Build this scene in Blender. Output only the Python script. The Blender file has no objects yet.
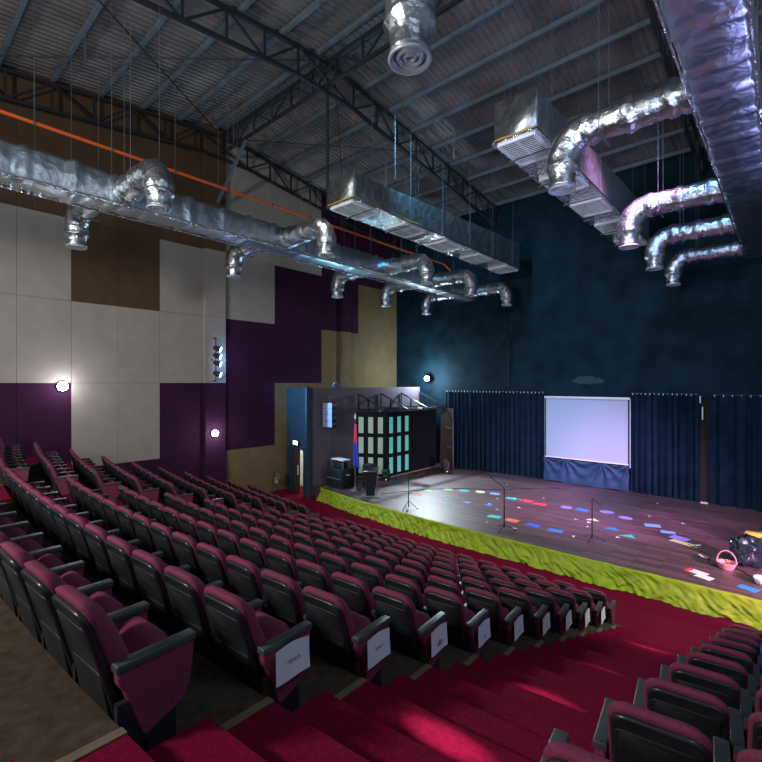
import bpy, math, random
from mathutils import Vector, Matrix, noise
random.seed(7)
S = bpy.context.scene
COL = S.collection
CZ = 5.13                      # camera height above the house floor
PI = math.pi

# ------------------------------------------------------------------ helpers
class MB:
    """collects geometry for ONE mesh object"""
    def __init__(s): s.v = []; s.f = []; s.m = []; s.sm = []
    def add(s, vs, fs, mi=0, smooth=False):
        o = len(s.v); s.v += [tuple(p) for p in vs]
        for f in fs:
            s.f.append([i + o for i in f]); s.m.append(mi); s.sm.append(smooth)
        return s
    def box(s, c, d, mi=0, rot=None):
        x, y, z = d[0]/2, d[1]/2, d[2]/2
        vs = [Vector(p) for p in ((-x,-y,-z),(x,-y,-z),(x,y,-z),(-x,y,-z),(-x,-y,z),(x,-y,z),(x,y,z),(-x,y,z))]
        if rot is not None: vs = [rot @ p for p in vs]
        c = Vector(c)
        return s.add([p + c for p in vs], [(0,3,2,1),(4,5,6,7),(0,1,5,4),(1,2,6,5),(2,3,7,6),(3,0,4,7)], mi)
    def bb(s, x0, x1, y0, y1, z0, z1, mi=0):
        return s.box(((x0+x1)/2,(y0+y1)/2,(z0+z1)/2),(x1-x0,y1-y0,z1-z0),mi)
    def rbox(s, c, d, r=.02, mi=0, n=3, rot=None):
        """box rounded in its vertical and horizontal edges (superellipsoid-like chamfer)"""
        x, y, z = d[0]/2, d[1]/2, d[2]/2
        r = min(r, x*.99, y*.99, z*.99)
        lat = []
        for i in range(n+1): lat.append((-z + r - r*math.cos(i*PI/2/n), r*math.sin(i*PI/2/n)))
        for i in range(n+1): lat.append((z - r + r*math.sin(i*PI/2/n), r*math.cos(i*PI/2/n)))
        rings = []; c = Vector(c)
        for (zz, rr) in lat:
            ring = []
            for q, (sx, sy) in enumerate(((1,1),(-1,1),(-1,-1),(1,-1))):
                for i in range(n+1):
                    a = q*PI/2 + i*PI/2/n
                    ring.append(Vector((sx*(x-r) + rr*math.cos(a), sy*(y-r) + rr*math.sin(a), zz)))
            rings.append(ring)
        m = len(rings[0]); vs = [p for R in rings for p in R]
        if rot is not None: vs = [rot @ p for p in vs]
        fs = [(i*m+j, i*m+(j+1)%m, (i+1)*m+(j+1)%m, (i+1)*m+j) for i in range(len(rings)-1) for j in range(m)]
        fs += [tuple(range(m-1,-1,-1)), tuple((len(rings)-1)*m + j for j in range(m))]
        return s.add([p + c for p in vs], fs, mi, True)
    def tube(s, a, b, r, n=8, mi=0, r2=None, caps=True, smooth=True):
        a = Vector(a); b = Vector(b); d = (b-a)
        if d.length < 1e-6: return s
        d.normalize(); u = d.orthogonal().normalized(); w = d.cross(u)
        r2 = r if r2 is None else r2
        if n == 4:
            up = Vector((0,0,1)) if abs(d.z) < .95 else Vector((1,0,0))
            u0 = d.cross(up).normalized(); w0 = d.cross(u0); u = (u0+w0).normalized(); w = d.cross(u); smooth = False
        vs = []
        for p, rr in ((a,r),(b,r2)):
            for i in range(n):
                t = 2*PI*i/n; vs.append(p + u*rr*math.cos(t) + w*rr*math.sin(t))
        fs = [(i,(i+1)%n,n+(i+1)%n,n+i) for i in range(n)]
        s.add(vs, fs, mi, smooth)
        if caps: s.add(vs, [tuple(range(n-1,-1,-1)), tuple(range(n,2*n))], mi)
        return s
    def path(s, pts, r, n=6, mi=0):
        for a, b in zip(pts[:-1], pts[1:]): s.tube(a, b, r, n, mi)
        return s
    def lathe(s, prof, c=(0,0,0), n=20, mi=0, smooth=True, M=None):
        vs = []; c = Vector(c)
        for (r, z) in prof:
            for i in range(n):
                t = 2*PI*i/n; p = Vector((r*math.cos(t), r*math.sin(t), z))
                vs.append((M @ p if M is not None else p) + c)
        fs = [(k*n+i, k*n+(i+1)%n, (k+1)*n+(i+1)%n, (k+1)*n+i) for k in range(len(prof)-1) for i in range(n)]
        return s.add(vs, fs, mi, smooth)
    def prism(s, poly, x0, x1, axis='x', mi=0):
        n = len(poly)
        def P(u, v, w): return {'x':(w,u,v),'y':(u,w,v),'z':(u,v,w)}[axis]
        vs = [P(u,v,x0) for u,v in poly] + [P(u,v,x1) for u,v in poly]
        fs = [tuple(range(n-1,-1,-1)), tuple(range(n,2*n))] + [(i,(i+1)%n,n+(i+1)%n,n+i) for i in range(n)]
        return s.add(vs, fs, mi)
    def grid(s, fn, nu, nv, mi=0, smooth=True):
        vs = [fn(i/nu, j/nv) for i in range(nu+1) for j in range(nv+1)]
        fs = [(i*(nv+1)+j, (i+1)*(nv+1)+j, (i+1)*(nv+1)+j+1, i*(nv+1)+j+1) for i in range(nu) for j in range(nv)]
        return s.add(vs, fs, mi, smooth)
    def loft(s, rings, mi=0, smooth=True, caps=True, closed=True):
        m = len(rings[0]); vs = [p for R in rings for p in R]
        fs = [(i*m+j, i*m+(j+1)%m, (i+1)*m+(j+1)%m, (i+1)*m+j) for i in range(len(rings)-1) for j in range(m if closed else m-1)]
        if caps: fs += [tuple(range(m-1,-1,-1)), tuple((len(rings)-1)*m+j for j in range(m))]
        return s.add(vs, fs, mi, smooth)
    def mesh(s, name, mats):
        me = bpy.data.meshes.new(name)
        me.from_pydata(s.v, [], s.f)
        for m in (mats if isinstance(mats,(list,tuple)) else [mats]): me.materials.append(m)
        me.polygons.foreach_set('material_index', s.m)
        me.polygons.foreach_set('use_smooth', s.sm)
        me.update()
        import bmesh
        b = bmesh.new(); b.from_mesh(me); bmesh.ops.recalc_face_normals(b, faces=b.faces); b.to_mesh(me); b.free()
        return me
    def build(s, name, mats, parent=None, loc=None, rot=None):
        return place(s.mesh(name, mats), name, parent, loc, rot)

def place(me, name, parent=None, loc=None, rot=None):
    o = bpy.data.objects.new(name, me); COL.objects.link(o)
    if parent is not None: o.parent = parent
    if loc: o.location = loc
    if rot: o.rotation_euler = rot
    return o
def tag(o, label=None, cat=None, group=None, kind=None):
    if label: o['label'] = label
    if cat: o['category'] = cat
    if group: o['group'] = group
    if kind: o['kind'] = kind
    return o
def struct(o): o['kind'] = 'structure'; return o
def thing(name, label, cat, loc=(0,0,0), rz=0, group=None):
    o = bpy.data.objects.new(name, None); COL.objects.link(o); o.empty_display_size = .1
    o.location = loc; o.rotation_euler = (0,0,rz)
    return tag(o, label, cat, group)
def copy_tree(o, parent=None):
    c = o.copy(); COL.objects.link(c)
    if parent is not None: c.parent = parent
    for ch in list(o.children): copy_tree(ch, c)
    return c
ORD = ['first','second','third','fourth','fifth','sixth','seventh','eighth','ninth','tenth','eleventh','twelfth','thirteenth','fourteenth']

# photo measurement helper: which point at height z lies along a measured direction (used for laying out the stage floor)
A = math.radians(41.69); F = 457.0; SA, CA = math.sin(A), math.cos(A)
def G(px, py, z):
    d = (CZ - z)*F/(py - 383.0); r = (px - 381.0)/F*d
    return (r*CA - d*SA, r*SA + d*CA)

# ------------------------------------------------------------------ materials
def mat(name, col, rough=.6, metal=0, var=0, vscale=8, bump=0, bscale=40, emit=None, estr=0, alpha=1, spec=.5, stretch=None):
    m = bpy.data.materials.new(name); m.use_nodes = True
    nt = m.node_tree; N = nt.nodes; L = nt.links; b = N['Principled BSDF']
    b.inputs['Base Color'].default_value = (*col, 1); b.inputs['Roughness'].default_value = rough
    b.inputs['Metallic'].default_value = metal; b.inputs['Specular IOR Level'].default_value = spec
    if emit: b.inputs['Emission Color'].default_value = (*emit,1); b.inputs['Emission Strength'].default_value = estr
    if alpha < 1: b.inputs['Alpha'].default_value = alpha
    tc = N.new('ShaderNodeTexCoord'); src = tc.outputs['Object']
    if stretch:
        mp = N.new('ShaderNodeMapping'); mp.inputs['Scale'].default_value = stretch
        L.new(src, mp.inputs['Vector']); src = mp.outputs['Vector']
    if var:
        n = N.new('ShaderNodeTexNoise'); n.inputs['Scale'].default_value = vscale; n.inputs['Detail'].default_value = 6
        L.new(src, n.inputs['Vector'])
        r = N.new('ShaderNodeValToRGB')
        r.color_ramp.elements[0].position = .3; r.color_ramp.elements[1].position = .7
        r.color_ramp.elements[0].color = (*[max(0,c*(1-var)) for c in col],1)
        r.color_ramp.elements[1].color = (*[min(1,c*(1+var)) for c in col],1)
        L.new(n.outputs['Fac'], r.inputs['Fac']); L.new(r.outputs['Color'], b.inputs['Base Color'])
    if bump:
        n2 = N.new('ShaderNodeTexNoise'); n2.inputs['Scale'].default_value = bscale; n2.inputs['Detail'].default_value = 4
        L.new(src, n2.inputs['Vector'])
        bp = N.new('ShaderNodeBump'); bp.inputs['Strength'].default_value = bump; bp.inputs['Distance'].default_value = .02
        L.new(n2.outputs['Fac'], bp.inputs['Height']); L.new(bp.outputs['Normal'], b.inputs['Normal'])
    return m

def foil(name, col, rough, sc=6, bs=.5):
    m = mat(name, col, rough, 1)
    nt = m.node_tree; N = nt.nodes; L = nt.links; b = N['Principled BSDF']
    tc = N.new('ShaderNodeTexCoord')
    v = N.new('ShaderNodeTexVoronoi'); v.inputs['Scale'].default_value = sc; v.feature = 'F1'
    n = N.new('ShaderNodeTexNoise'); n.inputs['Scale'].default_value = sc*1.3; n.inputs['Detail'].default_value = 5; n.inputs['Distortion'].default_value = 1.2
    mx = N.new('ShaderNodeMath'); mx.operation = 'ADD'
    L.new(tc.outputs['Object'], n.inputs['Vector']); L.new(tc.outputs['Object'], v.inputs['Vector'])
    L.new(v.outputs['Distance'], mx.inputs[0]); L.new(n.outputs['Fac'], mx.inputs[1])
    bp = N.new('ShaderNodeBump'); bp.inputs['Strength'].default_value = bs; bp.inputs['Distance'].default_value = .06
    L.new(mx.outputs[0], bp.inputs['Height']); L.new(bp.outputs['Normal'], b.inputs['Normal'])
    rr = N.new('ShaderNodeMapRange'); rr.inputs['To Min'].default_value = rough*.6; rr.inputs['To Max'].default_value = rough*1.5
    L.new(n.outputs['Fac'], rr.inputs['Value']); L.new(rr.outputs['Result'], b.inputs['Roughness'])
    return m

def planks():
    m = mat('stage_planks', (.10,.05,.05), .4)
    nt = m.node_tree; N = nt.nodes; L = nt.links; b = N['Principled BSDF']
    tc = N.new('ShaderNodeTexCoord')
    br = N.new('ShaderNodeTexBrick'); br.inputs['Scale'].default_value = 1
    br.inputs['Brick Width'].default_value = 1.2; br.inputs['Row Height'].default_value = .13
    br.inputs['Mortar Size'].default_value = .006; br.inputs['Color1'].default_value = (.23,.13,.15,1)
    br.inputs['Color2'].default_value = (.115,.062,.078,1); br.inputs['Mortar'].default_value = (.03,.016,.02,1)
    L.new(tc.outputs['Object'], br.inputs['Vector'])
    mp = N.new('ShaderNodeMapping'); mp.inputs['Scale'].default_value = (1.5,14,1); L.new(tc.outputs['Object'], mp.inputs['Vector'])
    n = N.new('ShaderNodeTexNoise'); n.inputs['Scale'].default_value = 2; n.inputs['Detail'].default_value = 6; L.new(mp.outputs['Vector'], n.inputs['Vector'])
    mx = N.new('ShaderNodeMix'); mx.data_type = 'RGBA'; mx.blend_type = 'MULTIPLY'; mx.inputs['Factor'].default_value = .6
    L.new(br.outputs['Color'], mx.inputs['A']); L.new(n.outputs['Color'], mx.inputs['B']); L.new(mx.outputs['Result'], b.inputs['Base Color'])
    mr = N.new('ShaderNodeMapRange'); mr.inputs['To Min'].default_value = .38; mr.inputs['To Max'].default_value = .6
    L.new(n.outputs['Fac'], mr.inputs['Value']); L.new(mr.outputs['Result'], b.inputs['Roughness'])
    return m

def back_wall_mat():
    m = mat('black_paint', (.0065,.022,.034), .7, var=.35, vscale=1.2, spec=.08)
    nt = m.node_tree; N = nt.nodes; L = nt.links; b = N['Principled BSDF']
    ramp = [n for n in N if n.type == 'VALTORGB'][0]
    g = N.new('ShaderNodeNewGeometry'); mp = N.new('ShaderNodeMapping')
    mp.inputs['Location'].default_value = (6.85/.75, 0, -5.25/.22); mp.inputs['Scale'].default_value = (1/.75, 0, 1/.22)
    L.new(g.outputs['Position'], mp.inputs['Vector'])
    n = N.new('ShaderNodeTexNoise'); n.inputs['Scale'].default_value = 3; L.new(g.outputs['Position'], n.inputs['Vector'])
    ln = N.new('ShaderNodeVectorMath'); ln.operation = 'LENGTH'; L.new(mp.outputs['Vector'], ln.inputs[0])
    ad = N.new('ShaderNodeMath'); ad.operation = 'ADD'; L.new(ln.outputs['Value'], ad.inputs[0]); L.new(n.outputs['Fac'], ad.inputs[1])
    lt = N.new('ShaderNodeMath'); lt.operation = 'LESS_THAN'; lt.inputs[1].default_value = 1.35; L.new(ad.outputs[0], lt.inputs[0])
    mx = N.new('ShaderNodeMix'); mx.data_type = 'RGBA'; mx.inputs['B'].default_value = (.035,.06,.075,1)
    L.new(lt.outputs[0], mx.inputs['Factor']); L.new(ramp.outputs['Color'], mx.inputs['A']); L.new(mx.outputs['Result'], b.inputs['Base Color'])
    return m

M = dict(
 red=mat('red_carpet',(.165,.0025,.028),.95,var=.25,vscale=30,bump=.4,bscale=220,spec=.1),
 brown=mat('brown_carpet',(.060,.047,.034),.95,var=.3,vscale=12,bump=.4,bscale=200,spec=.1),
 tan=mat('tan_edging',(.15,.115,.075),.8,var=.15,spec=.2),
 beige=mat('beige_acoustic_panel',(.35,.325,.295),.9,var=.06,vscale=2,bump=.2,bscale=150,spec=.15),
 purple=mat('purple_acoustic_panel',(.040,.011,.038),.9,var=.1,vscale=2,bump=.2,bscale=150,spec=.15),
 umber=mat('brown_acoustic_panel',(.088,.056,.034),.9,var=.12,vscale=2,bump=.2,bscale=150,spec=.15),
 khaki=mat('khaki_acoustic_panel',(.19,.14,.075),.9,var=.1,vscale=2,bump=.2,bscale=150,spec=.15),
 wallbase=mat('wall_gap',(.1,.09,.085),.9),
 black=back_wall_mat(),
 bluepaint=mat('blue_black_paint',(.014,.040,.062),.55,var=.2,vscale=2),
 mauvepaint=mat('mauve_grey_paint',(.115,.095,.135),.7,var=.12,vscale=1.5),
 roof=mat('roof_sheet',(.20,.185,.18),.45,.4,var=.35,vscale=.8),
 steel=mat('grey_blue_steel',(.12,.16,.20),.45,.2,var=.2,vscale=3),
 dsteel=mat('dark_steel',(.022,.027,.034),.5,.2),
 foil=foil('foil_wrap',(.54,.58,.61),.30,6,.36),
 trunk=foil('trunk_foil_wrap',(.50,.56,.60),.32,3.2,.24),
 foil2=foil('dull_foil_wrap',(.42,.46,.47),.45,3.5,.4),
 foilp=foil('bright_foil',(.8,.82,.85),.14,9),
 ring=mat('diffuser_grey',(.42,.45,.5),.4,.3),
 grille=mat('grille_white',(.78,.82,.84),.45),
 dark=mat('dark_inside',(.012,.012,.014),.8),
 wool=mat('yellow_wool',(.42,.27,.03),.9,var=.3),
 rod=mat('galvanised_rod',(.10,.115,.13),.6,.2),
 orange=mat('orange_pipe',(.75,.12,.015),.45),
 seat=mat('plum_fabric',(.185,.034,.075),.85,var=.2,vscale=60,bump=.25,bscale=300,spec=.2),
 shell=mat('black_plastic',(.016,.020,.024),.34,var=.2,vscale=30),
 shellpanel=mat('matt_black_panel',(.006,.007,.010),.6),
 pad=mat('armrest_plastic',(.045,.058,.058),.42),
 paper=mat('white_paper',(.70,.74,.84),.8),
 ink=mat('ink',(.03,.03,.05),.8),
 green=mat('lime_cloth',(.25,.34,.012),.6,var=.15,vscale=3,spec=.4),
 planks=planks(),
 curtain=mat('navy_velour',(.0065,.020,.040),.85,var=.3,vscale=2,spec=.08),
 bluecloth=mat('blue_cloth',(.012,.050,.12),.7,var=.15,vscale=3),
 screen=mat('projection_white',(.37,.47,.60),.7),
 white=mat('white_metal',(.7,.72,.74),.5),
 chrome=mat('chrome',(.75,.77,.8),.15,1),
 setblack=mat('set_black',(.010,.016,.022),.65,spec=.15),
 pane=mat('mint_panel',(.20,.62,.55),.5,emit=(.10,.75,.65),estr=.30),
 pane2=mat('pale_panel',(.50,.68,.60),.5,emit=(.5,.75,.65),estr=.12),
 batten=mat('pale_timber',(.42,.31,.21),.7,var=.2,vscale=10),
 boxblack=mat('case_black',(.010,.014,.018),.45),
 mesh=mat('speaker_mesh',(.26,.34,.62),.6),
 sign=mat('lit_sign',(.8,.9,.85),.5,emit=(.8,1,.85),estr=3),
 lamp=mat('lamp_glow',(1,1,1),.5,emit=(.95,.97,1),estr=40),
 lamp2=mat('led_glow',(1,1,1),.5,emit=(.22,.6,1),estr=9),
 led=mat('power_led',(.6,.8,.1),.5,emit=(.6,.9,.1),estr=2),
 doorwood=mat('dark_door',(.05,.035,.028),.5),
 roomwhite=mat('white_plaster',(.75,.76,.70),.8),
 flagred=mat('flag_red',(.62,.02,.07),.7), flagblue=mat('flag_blue',(.015,.035,.42),.7),
 pink=mat('pink_wicker',(.60,.22,.25),.6,var=.15,vscale=30),
 bag=mat('glossy_black_plastic_bag',(.010,.017,.024),.2,var=.6,vscale=7,bump=1,bscale=14),
 yellow=mat('yellow_plastic',(.6,.35,.03),.6),
 bluejacket=mat('royal_blue_cloth',(.012,.07,.30),.7),
 cable=mat('black_cable',(.008,.008,.01),.6),
)
CARD = {k: mat('card_'+k, c, .75) for k, c in dict(teal=(.03,.55,.50), paleyellow=(.78,.74,.42), limegreen=(.40,.62,.25), sky=(.22,.42,.85),
        red=(.75,.06,.07), blue=(.03,.14,.72), azure=(.03,.25,.68), orange=(.75,.20,.08), violet=(.30,.27,.80), white=(.75,.78,.84)).items()}

# ------------------------------------------------------------------ camera
cam_d = bpy.data.cameras.new('camera'); cam = bpy.data.objects.new('camera', cam_d); COL.objects.link(cam)
cam.location = (0,0,CZ); cam.rotation_euler = (PI/2, 0, A)
cam_d.sensor_width = 36; cam_d.lens = F/762*36; cam_d.shift_y = 2/762; cam_d.clip_start = .05
S.camera = cam

# ------------------------------------------------------------------ seating geometry
XC = -6.9; KC = .0092; PITCH = .58
def curve(x): return KC*(x-XC)**2
def tipY(k, x): return 1.11 + .9*k + curve(x)       # front end of the armrests of row k
def edgeY(k, x): return tipY(k, x) + .50            # front edge of terrace k
def zrow(k): return 3.02 - .302*k
WL, WB = -18.2, 21.9

def strip(mb, x0, x1, fa, fb, z0, z1, mi=0, n=None):
    """curved slab between two row curves"""
    n = n or max(2, int(abs(x1-x0)/.5))
    xs = [x0 + (x1-x0)*i/n for i in range(n+1)]
    vs = []
    for x in xs: vs += [(x,fa(x),z0),(x,fb(x),z0),(x,fb(x),z1),(x,fa(x),z1)]
    fs = []
    for i in range(n):
        for j in range(4): fs.append((i*4+j, (i+1)*4+j, (i+1)*4+(j+1)%4, i*4+(j+1)%4))
    fs += [(0,1,2,3), (n*4+3,n*4+2,n*4+1,n*4)]
    mb.add(vs, fs, mi)

# floor in front of the stage
f = MB(); strip(f, WL-.3, 5, lambda x: edgeY(9,x)-.5, lambda x: 16.5, -.1, 0, 0, 40)
struct(f.build('floor', M['red']))
CB0, CB1 = -10.26, -2.54      # centre block terraces
LB0, LB1 = -16.95, -12.10     # left block
RB0, RB1 = -.75, 4.8          # right block
t = MB()
for (a, b) in ((CB0,CB1),(LB0,LB1),(RB0,RB1)):
    for k in range(-4, 10):
        strip(t, a, b, (lambda x,k=k: edgeY(k-1,x)), (lambda x,k=k: edgeY(k,x)), -.1, zrow(k))
    strip(t, a, b, (lambda x: edgeY(9,x)), (lambda x: edgeY(10,x)-.18), -.1, .006)
struct(t.build('seating_terrace', M['brown']))
for (a, b) in ((CB1,RB0),(LB1,CB0),(WL,LB0)):
    t = MB()
    for k in range(-4, 10):
        strip(t, a, b, (lambda x,k=k: edgeY(k-1,x)+.44), (lambda x,k=k: edgeY(k,x)), -.1, zrow(k)+.004)
        strip(t, a, b, (lambda x,k=k: edgeY(k,x)), (lambda x,k=k: edgeY(k,x)+.44), -.1, zrow(k)-.151+.004)
    struct(t.build('aisle_steps', M['red']))
n_ = 0
for xe in (CB1-.045, CB0+.045, LB1-.045):
    n_ += 1; t = MB()
    for k in range(-3, 10):
        strip(t, xe-.015, xe+.047, (lambda x,k=k: edgeY(k-1,x)+.02), (lambda x,k=k: edgeY(k,x)+.003), -.1, zrow(k)+.012, 0, 2)
    struct(t.build('trim_%d' % n_, M['tan']))

# ------------------------------------------------------------------ seat
def rrect(w, h, r, n=5, r2=None):
    """rounded rectangle outline, centred in x, from z=0 to h ; r top corners, r2 bottom corners"""
    r2 = r if r2 is None else r2
    pts = []
    for cx, cz, rr, a0 in ((w/2-r, h-r, r, 0), (-w/2+r, h-r, r, PI/2), (-w/2+r2, r2, r2, PI), (w/2-r2, r2, r2, 1.5*PI)):
        for i in range(n+1):
            a = a0 + i*PI/2/n; pts.append((cx+rr*math.cos(a), cz+rr*math.sin(a)))
    return pts
def pillow(mb, outline_fn, layers, T, mi=0):
    """loft of inset outlines along local y; layers = [(y, inset)]; T maps (x,y,z)->point"""
    rings = []
    for (y, ins) in layers:
        rings.append([T(x, y, z) for (x, z) in outline_fn(ins)])
    mb.loft(rings, mi)

REC = math.radians(15.5)
def Tback(x, y, z):           # seat back frame: leaned back about its foot
    # gentle lumbar curve
    yy = y + .035*math.sin(min(1,max(0,z/.72))*PI) - z*math.tan(REC)
    return (x, yy + .247, z*.96 + .25)
def Tcush(x, y, z):           # cushion thins towards its crown
    t = max(0, min(1, (z-.35)/.40))
    return Tback(x, .02 + (y-.02)*(1-.25*t), z)
sh = MB(); pillow(sh, lambda i: [(x*(1-2*i/.46), .03 + (z-.03)*(1-i/.6) if False else z - i*(1 if z > .3 else -1)) for x, z in rrect(.450,.690,.080,5,.03)],
                  [(-.012,.03),(-.022,.012),(0,0),(.03,0),(.045,.01)], Tback)
me_shell = sh
# inset panels and slot on the shell's rear
lp = MB(); pillow(lp, lambda i: [(x*(1-2*i/.40), z + .03) for x, z in rrect(.40,.27,.03,3,.03)], [(-.040,.012),(-.038,0),(-.01,0)], Tback)
up_ = MB(); pillow(up_, lambda i: [(x*(1-2*i/.40), z + .31) for x, z in rrect(.41,.285,.05,4,.03)], [(-.030,.012),(-.027,0),(-.01,0)], Tback)
sl_ = MB(); sl_.add([Tback(x, -.033, z) for x, z in ((-.05,.545),(.05,.545),(.05,.552),(-.05,.552))], [(0,1,2,3)])
cu = MB(); pillow(cu, lambda i: [(x*(1-2*i/.5), .23 + (z-.23)*(1) - (i if z > .45 else -i)) for x, z in [(x, z+.20) for x, z in rrect(.490,.535,.11,6,.05)]],
                  [(.012,.03),(.02,.006),(.05,0),(.09,.004),(.12,.022),(.135,.06)], Tcush)
# tipped-up seat cushion
def Tseat(x, y, z):
    a = math.radians(33)
    return (x, .315 + z*math.sin(a)*1.0 + y*math.cos(a), .265 + z*math.cos(a) - y*math.sin(a))
sc_ = MB(); pillow(sc_, lambda i: [(x*(1-2*i/.48), z - (i if z > .2 else -i)) for x, z in rrect(.475,.40,.10,6,.05)],
                   [(-.075,.07),(-.06,.03),(-.03,.005),(.0,0),(.03,.012)], Tseat)
sp_ = MB(); pillow(sp_, lambda i: [(x*(1-2*i/.46), z - (i if z > .2 else -i)) for x, z in rrect(.455,.37,.09,6,.05)],
                   [(.028,0),(.06,.006),(.085,.03),(.09,.08)], Tseat)
PANEL = [(.200,.575),(.202,.515),(.215,.485),(.235,.460),(.325,.185),(.345,.165),(.42,.195),(.50,.222),(.57,.262),(.602,.33),(.622,.43),(.632,.575)]
def arm_meshes():
    p = MB()
    w = .030
    ins = lambda s: [( .38+(y-.38)*s, .40+(z-.40)*s) for y, z in PANEL]
    rings = []
    for xx, s in ((-w,.96),(-w+.008,1),(w-.008,1),(w,.96)): rings.append([(xx,y,z) for y, z in ins(s)])
    p.loft(rings, 0, False)
    a = MB(); a.rbox((0,.415,.594),(.078,.450,.046),.008)
    l = MB(); l.bb(-.022,.022,.36,.52,.0,.225); l.bb(-.035,.035,.33,.52,0,.012); l.bb(-.02,.02,.20,.36,.14,.40)
    return p.mesh('side_panel', M['seat']), a.mesh('armrest', M['pad']), l.mesh('support_leg', M['shell'])
ME = dict(seat_back=me_shell.mesh('seat_back', M['shell']), rear_panel=lp.mesh('lower_rear_panel', M['shellpanel']), upper_panel=up_.mesh('upper_rear_panel', M['shellpanel']), slot=sl_.mesh('number_slot', M['pad']), back_cushion=cu.mesh('back_cushion', M['seat']),
          seat_cushion=sc_.mesh('seat_cushion', M['seat']), seat_pan=sp_.mesh('seat_pan', M['shell']))
ME['side_panel'], ME['armrest'], ME['support_leg'] = arm_meshes()
br_ = MB(); br_.bb(-.25,.25,.235,.265,.30,.36); br_.bb(-.25,.25,.26,.30,.30,.33); ME['seat_hinge_bar'] = br_.mesh('seat_hinge_bar', M['shell'])

def add_arm(root, x):
    p = place(ME['side_panel'],'side_panel',root,(x,0,0)); place(ME['armrest'],'armrest',p); place(ME['support_leg'],'support_leg',root,(x,0,0))
def make_seat(left_arm):
    r = thing('auditorium_seat','x','auditorium seat')
    b = place(ME['seat_back'],'seat_back',r); place(ME['rear_panel'],'lower_rear_panel',b); place(ME['upper_panel'],'upper_rear_panel',b); place(ME['slot'],'number_slot',b)
    place(ME['back_cushion'],'back_cushion',r)
    s_ = place(ME['seat_cushion'],'seat_cushion',r); place(ME['seat_pan'],'seat_pan',s_)
    place(ME['seat_hinge_bar'],'seat_hinge_bar',r)
    add_arm(r, PITCH/2)
    if left_arm: add_arm(r, -PITCH/2)
    return r
proto = {False: make_seat(False), True: make_seat(True)}; used = set()
def seat(xc, k, label, group, left=False):
    p = proto[left]
    if left in used: p = copy_tree(p)
    used.add(left)
    p.location = (xc, tipY(k, xc) - .60, zrow(k) + (.006 if k == 10 else 0)); p.rotation_euler = (0,0,math.atan(2*KC*(xc-XC)))
    tag(p, label, 'auditorium seat', group)
ROWN = lambda k: ('front row' if k == 10 else '%s row from stage' % ORD[10-k])
for k in range(0, 11):
    for i in range(13):
        xc = -2.65 - PITCH*(i+.5)
        if i == 0:
            lab = 'plum folding seat at the red steps, end of centre block, %s' % ROWN(k)
        else:
            lab = 'plum folding seat, centre block, %s, %s from the red steps' % (ROWN(k), ORD[i])
        seat(xc, k, lab, 'seats of the centre block', i == 12)
for k in range(1, 11):
    for i in range(8):
        xc = -12.18 - PITCH*(i+.5)
        if i == 0: lab = 'plum folding seat at the aisle end of the far block, %s' % ROWN(k)
        else: lab = 'plum folding seat, far block by panelled wall, %s, %s from aisle' % (ROWN(k), ORD[i])
        seat(xc, k, lab, 'seats of the block by the panelled wall', i == 7)
for k in range(1, 11):
    for i in range(2):
        xc = -.80 + PITCH*(i+.5)
        if i == 0: lab = 'plum folding seat at the aisle edge of near right block, %s' % ROWN(k)
        else: lab = 'plum folding seat one in from aisle, near right block, %s' % ROWN(k)
        seat(xc, k, lab, 'seats of the near right block', i == 0)
# blue cloth over a seat at the frame's right edge
bc = MB()
def bluefn(u, v):
    x = -.26 + .50*u; s = v*1.0
    if s < .45: y, z = -.09 + .03*math.sin(u*9) + (.45-s)*.22, 1.02 - (.45-s)*1.05
    else: y, z = -.03 + (s-.45)*.55, 1.035 - max(0,(s-.58))*.75
    return (x, y + .01*math.sin(u*23+v*5), z + .008*math.sin(u*14))
bc.grid(bluefn, 16, 16)
o = bc.build('draped_cloth', M['bluejacket'], None, (.01, tipY(7,.01)-.60, zrow(7)))
tag(o, 'royal blue cloth draped over a seat back at the right edge', 'cloth')

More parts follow.
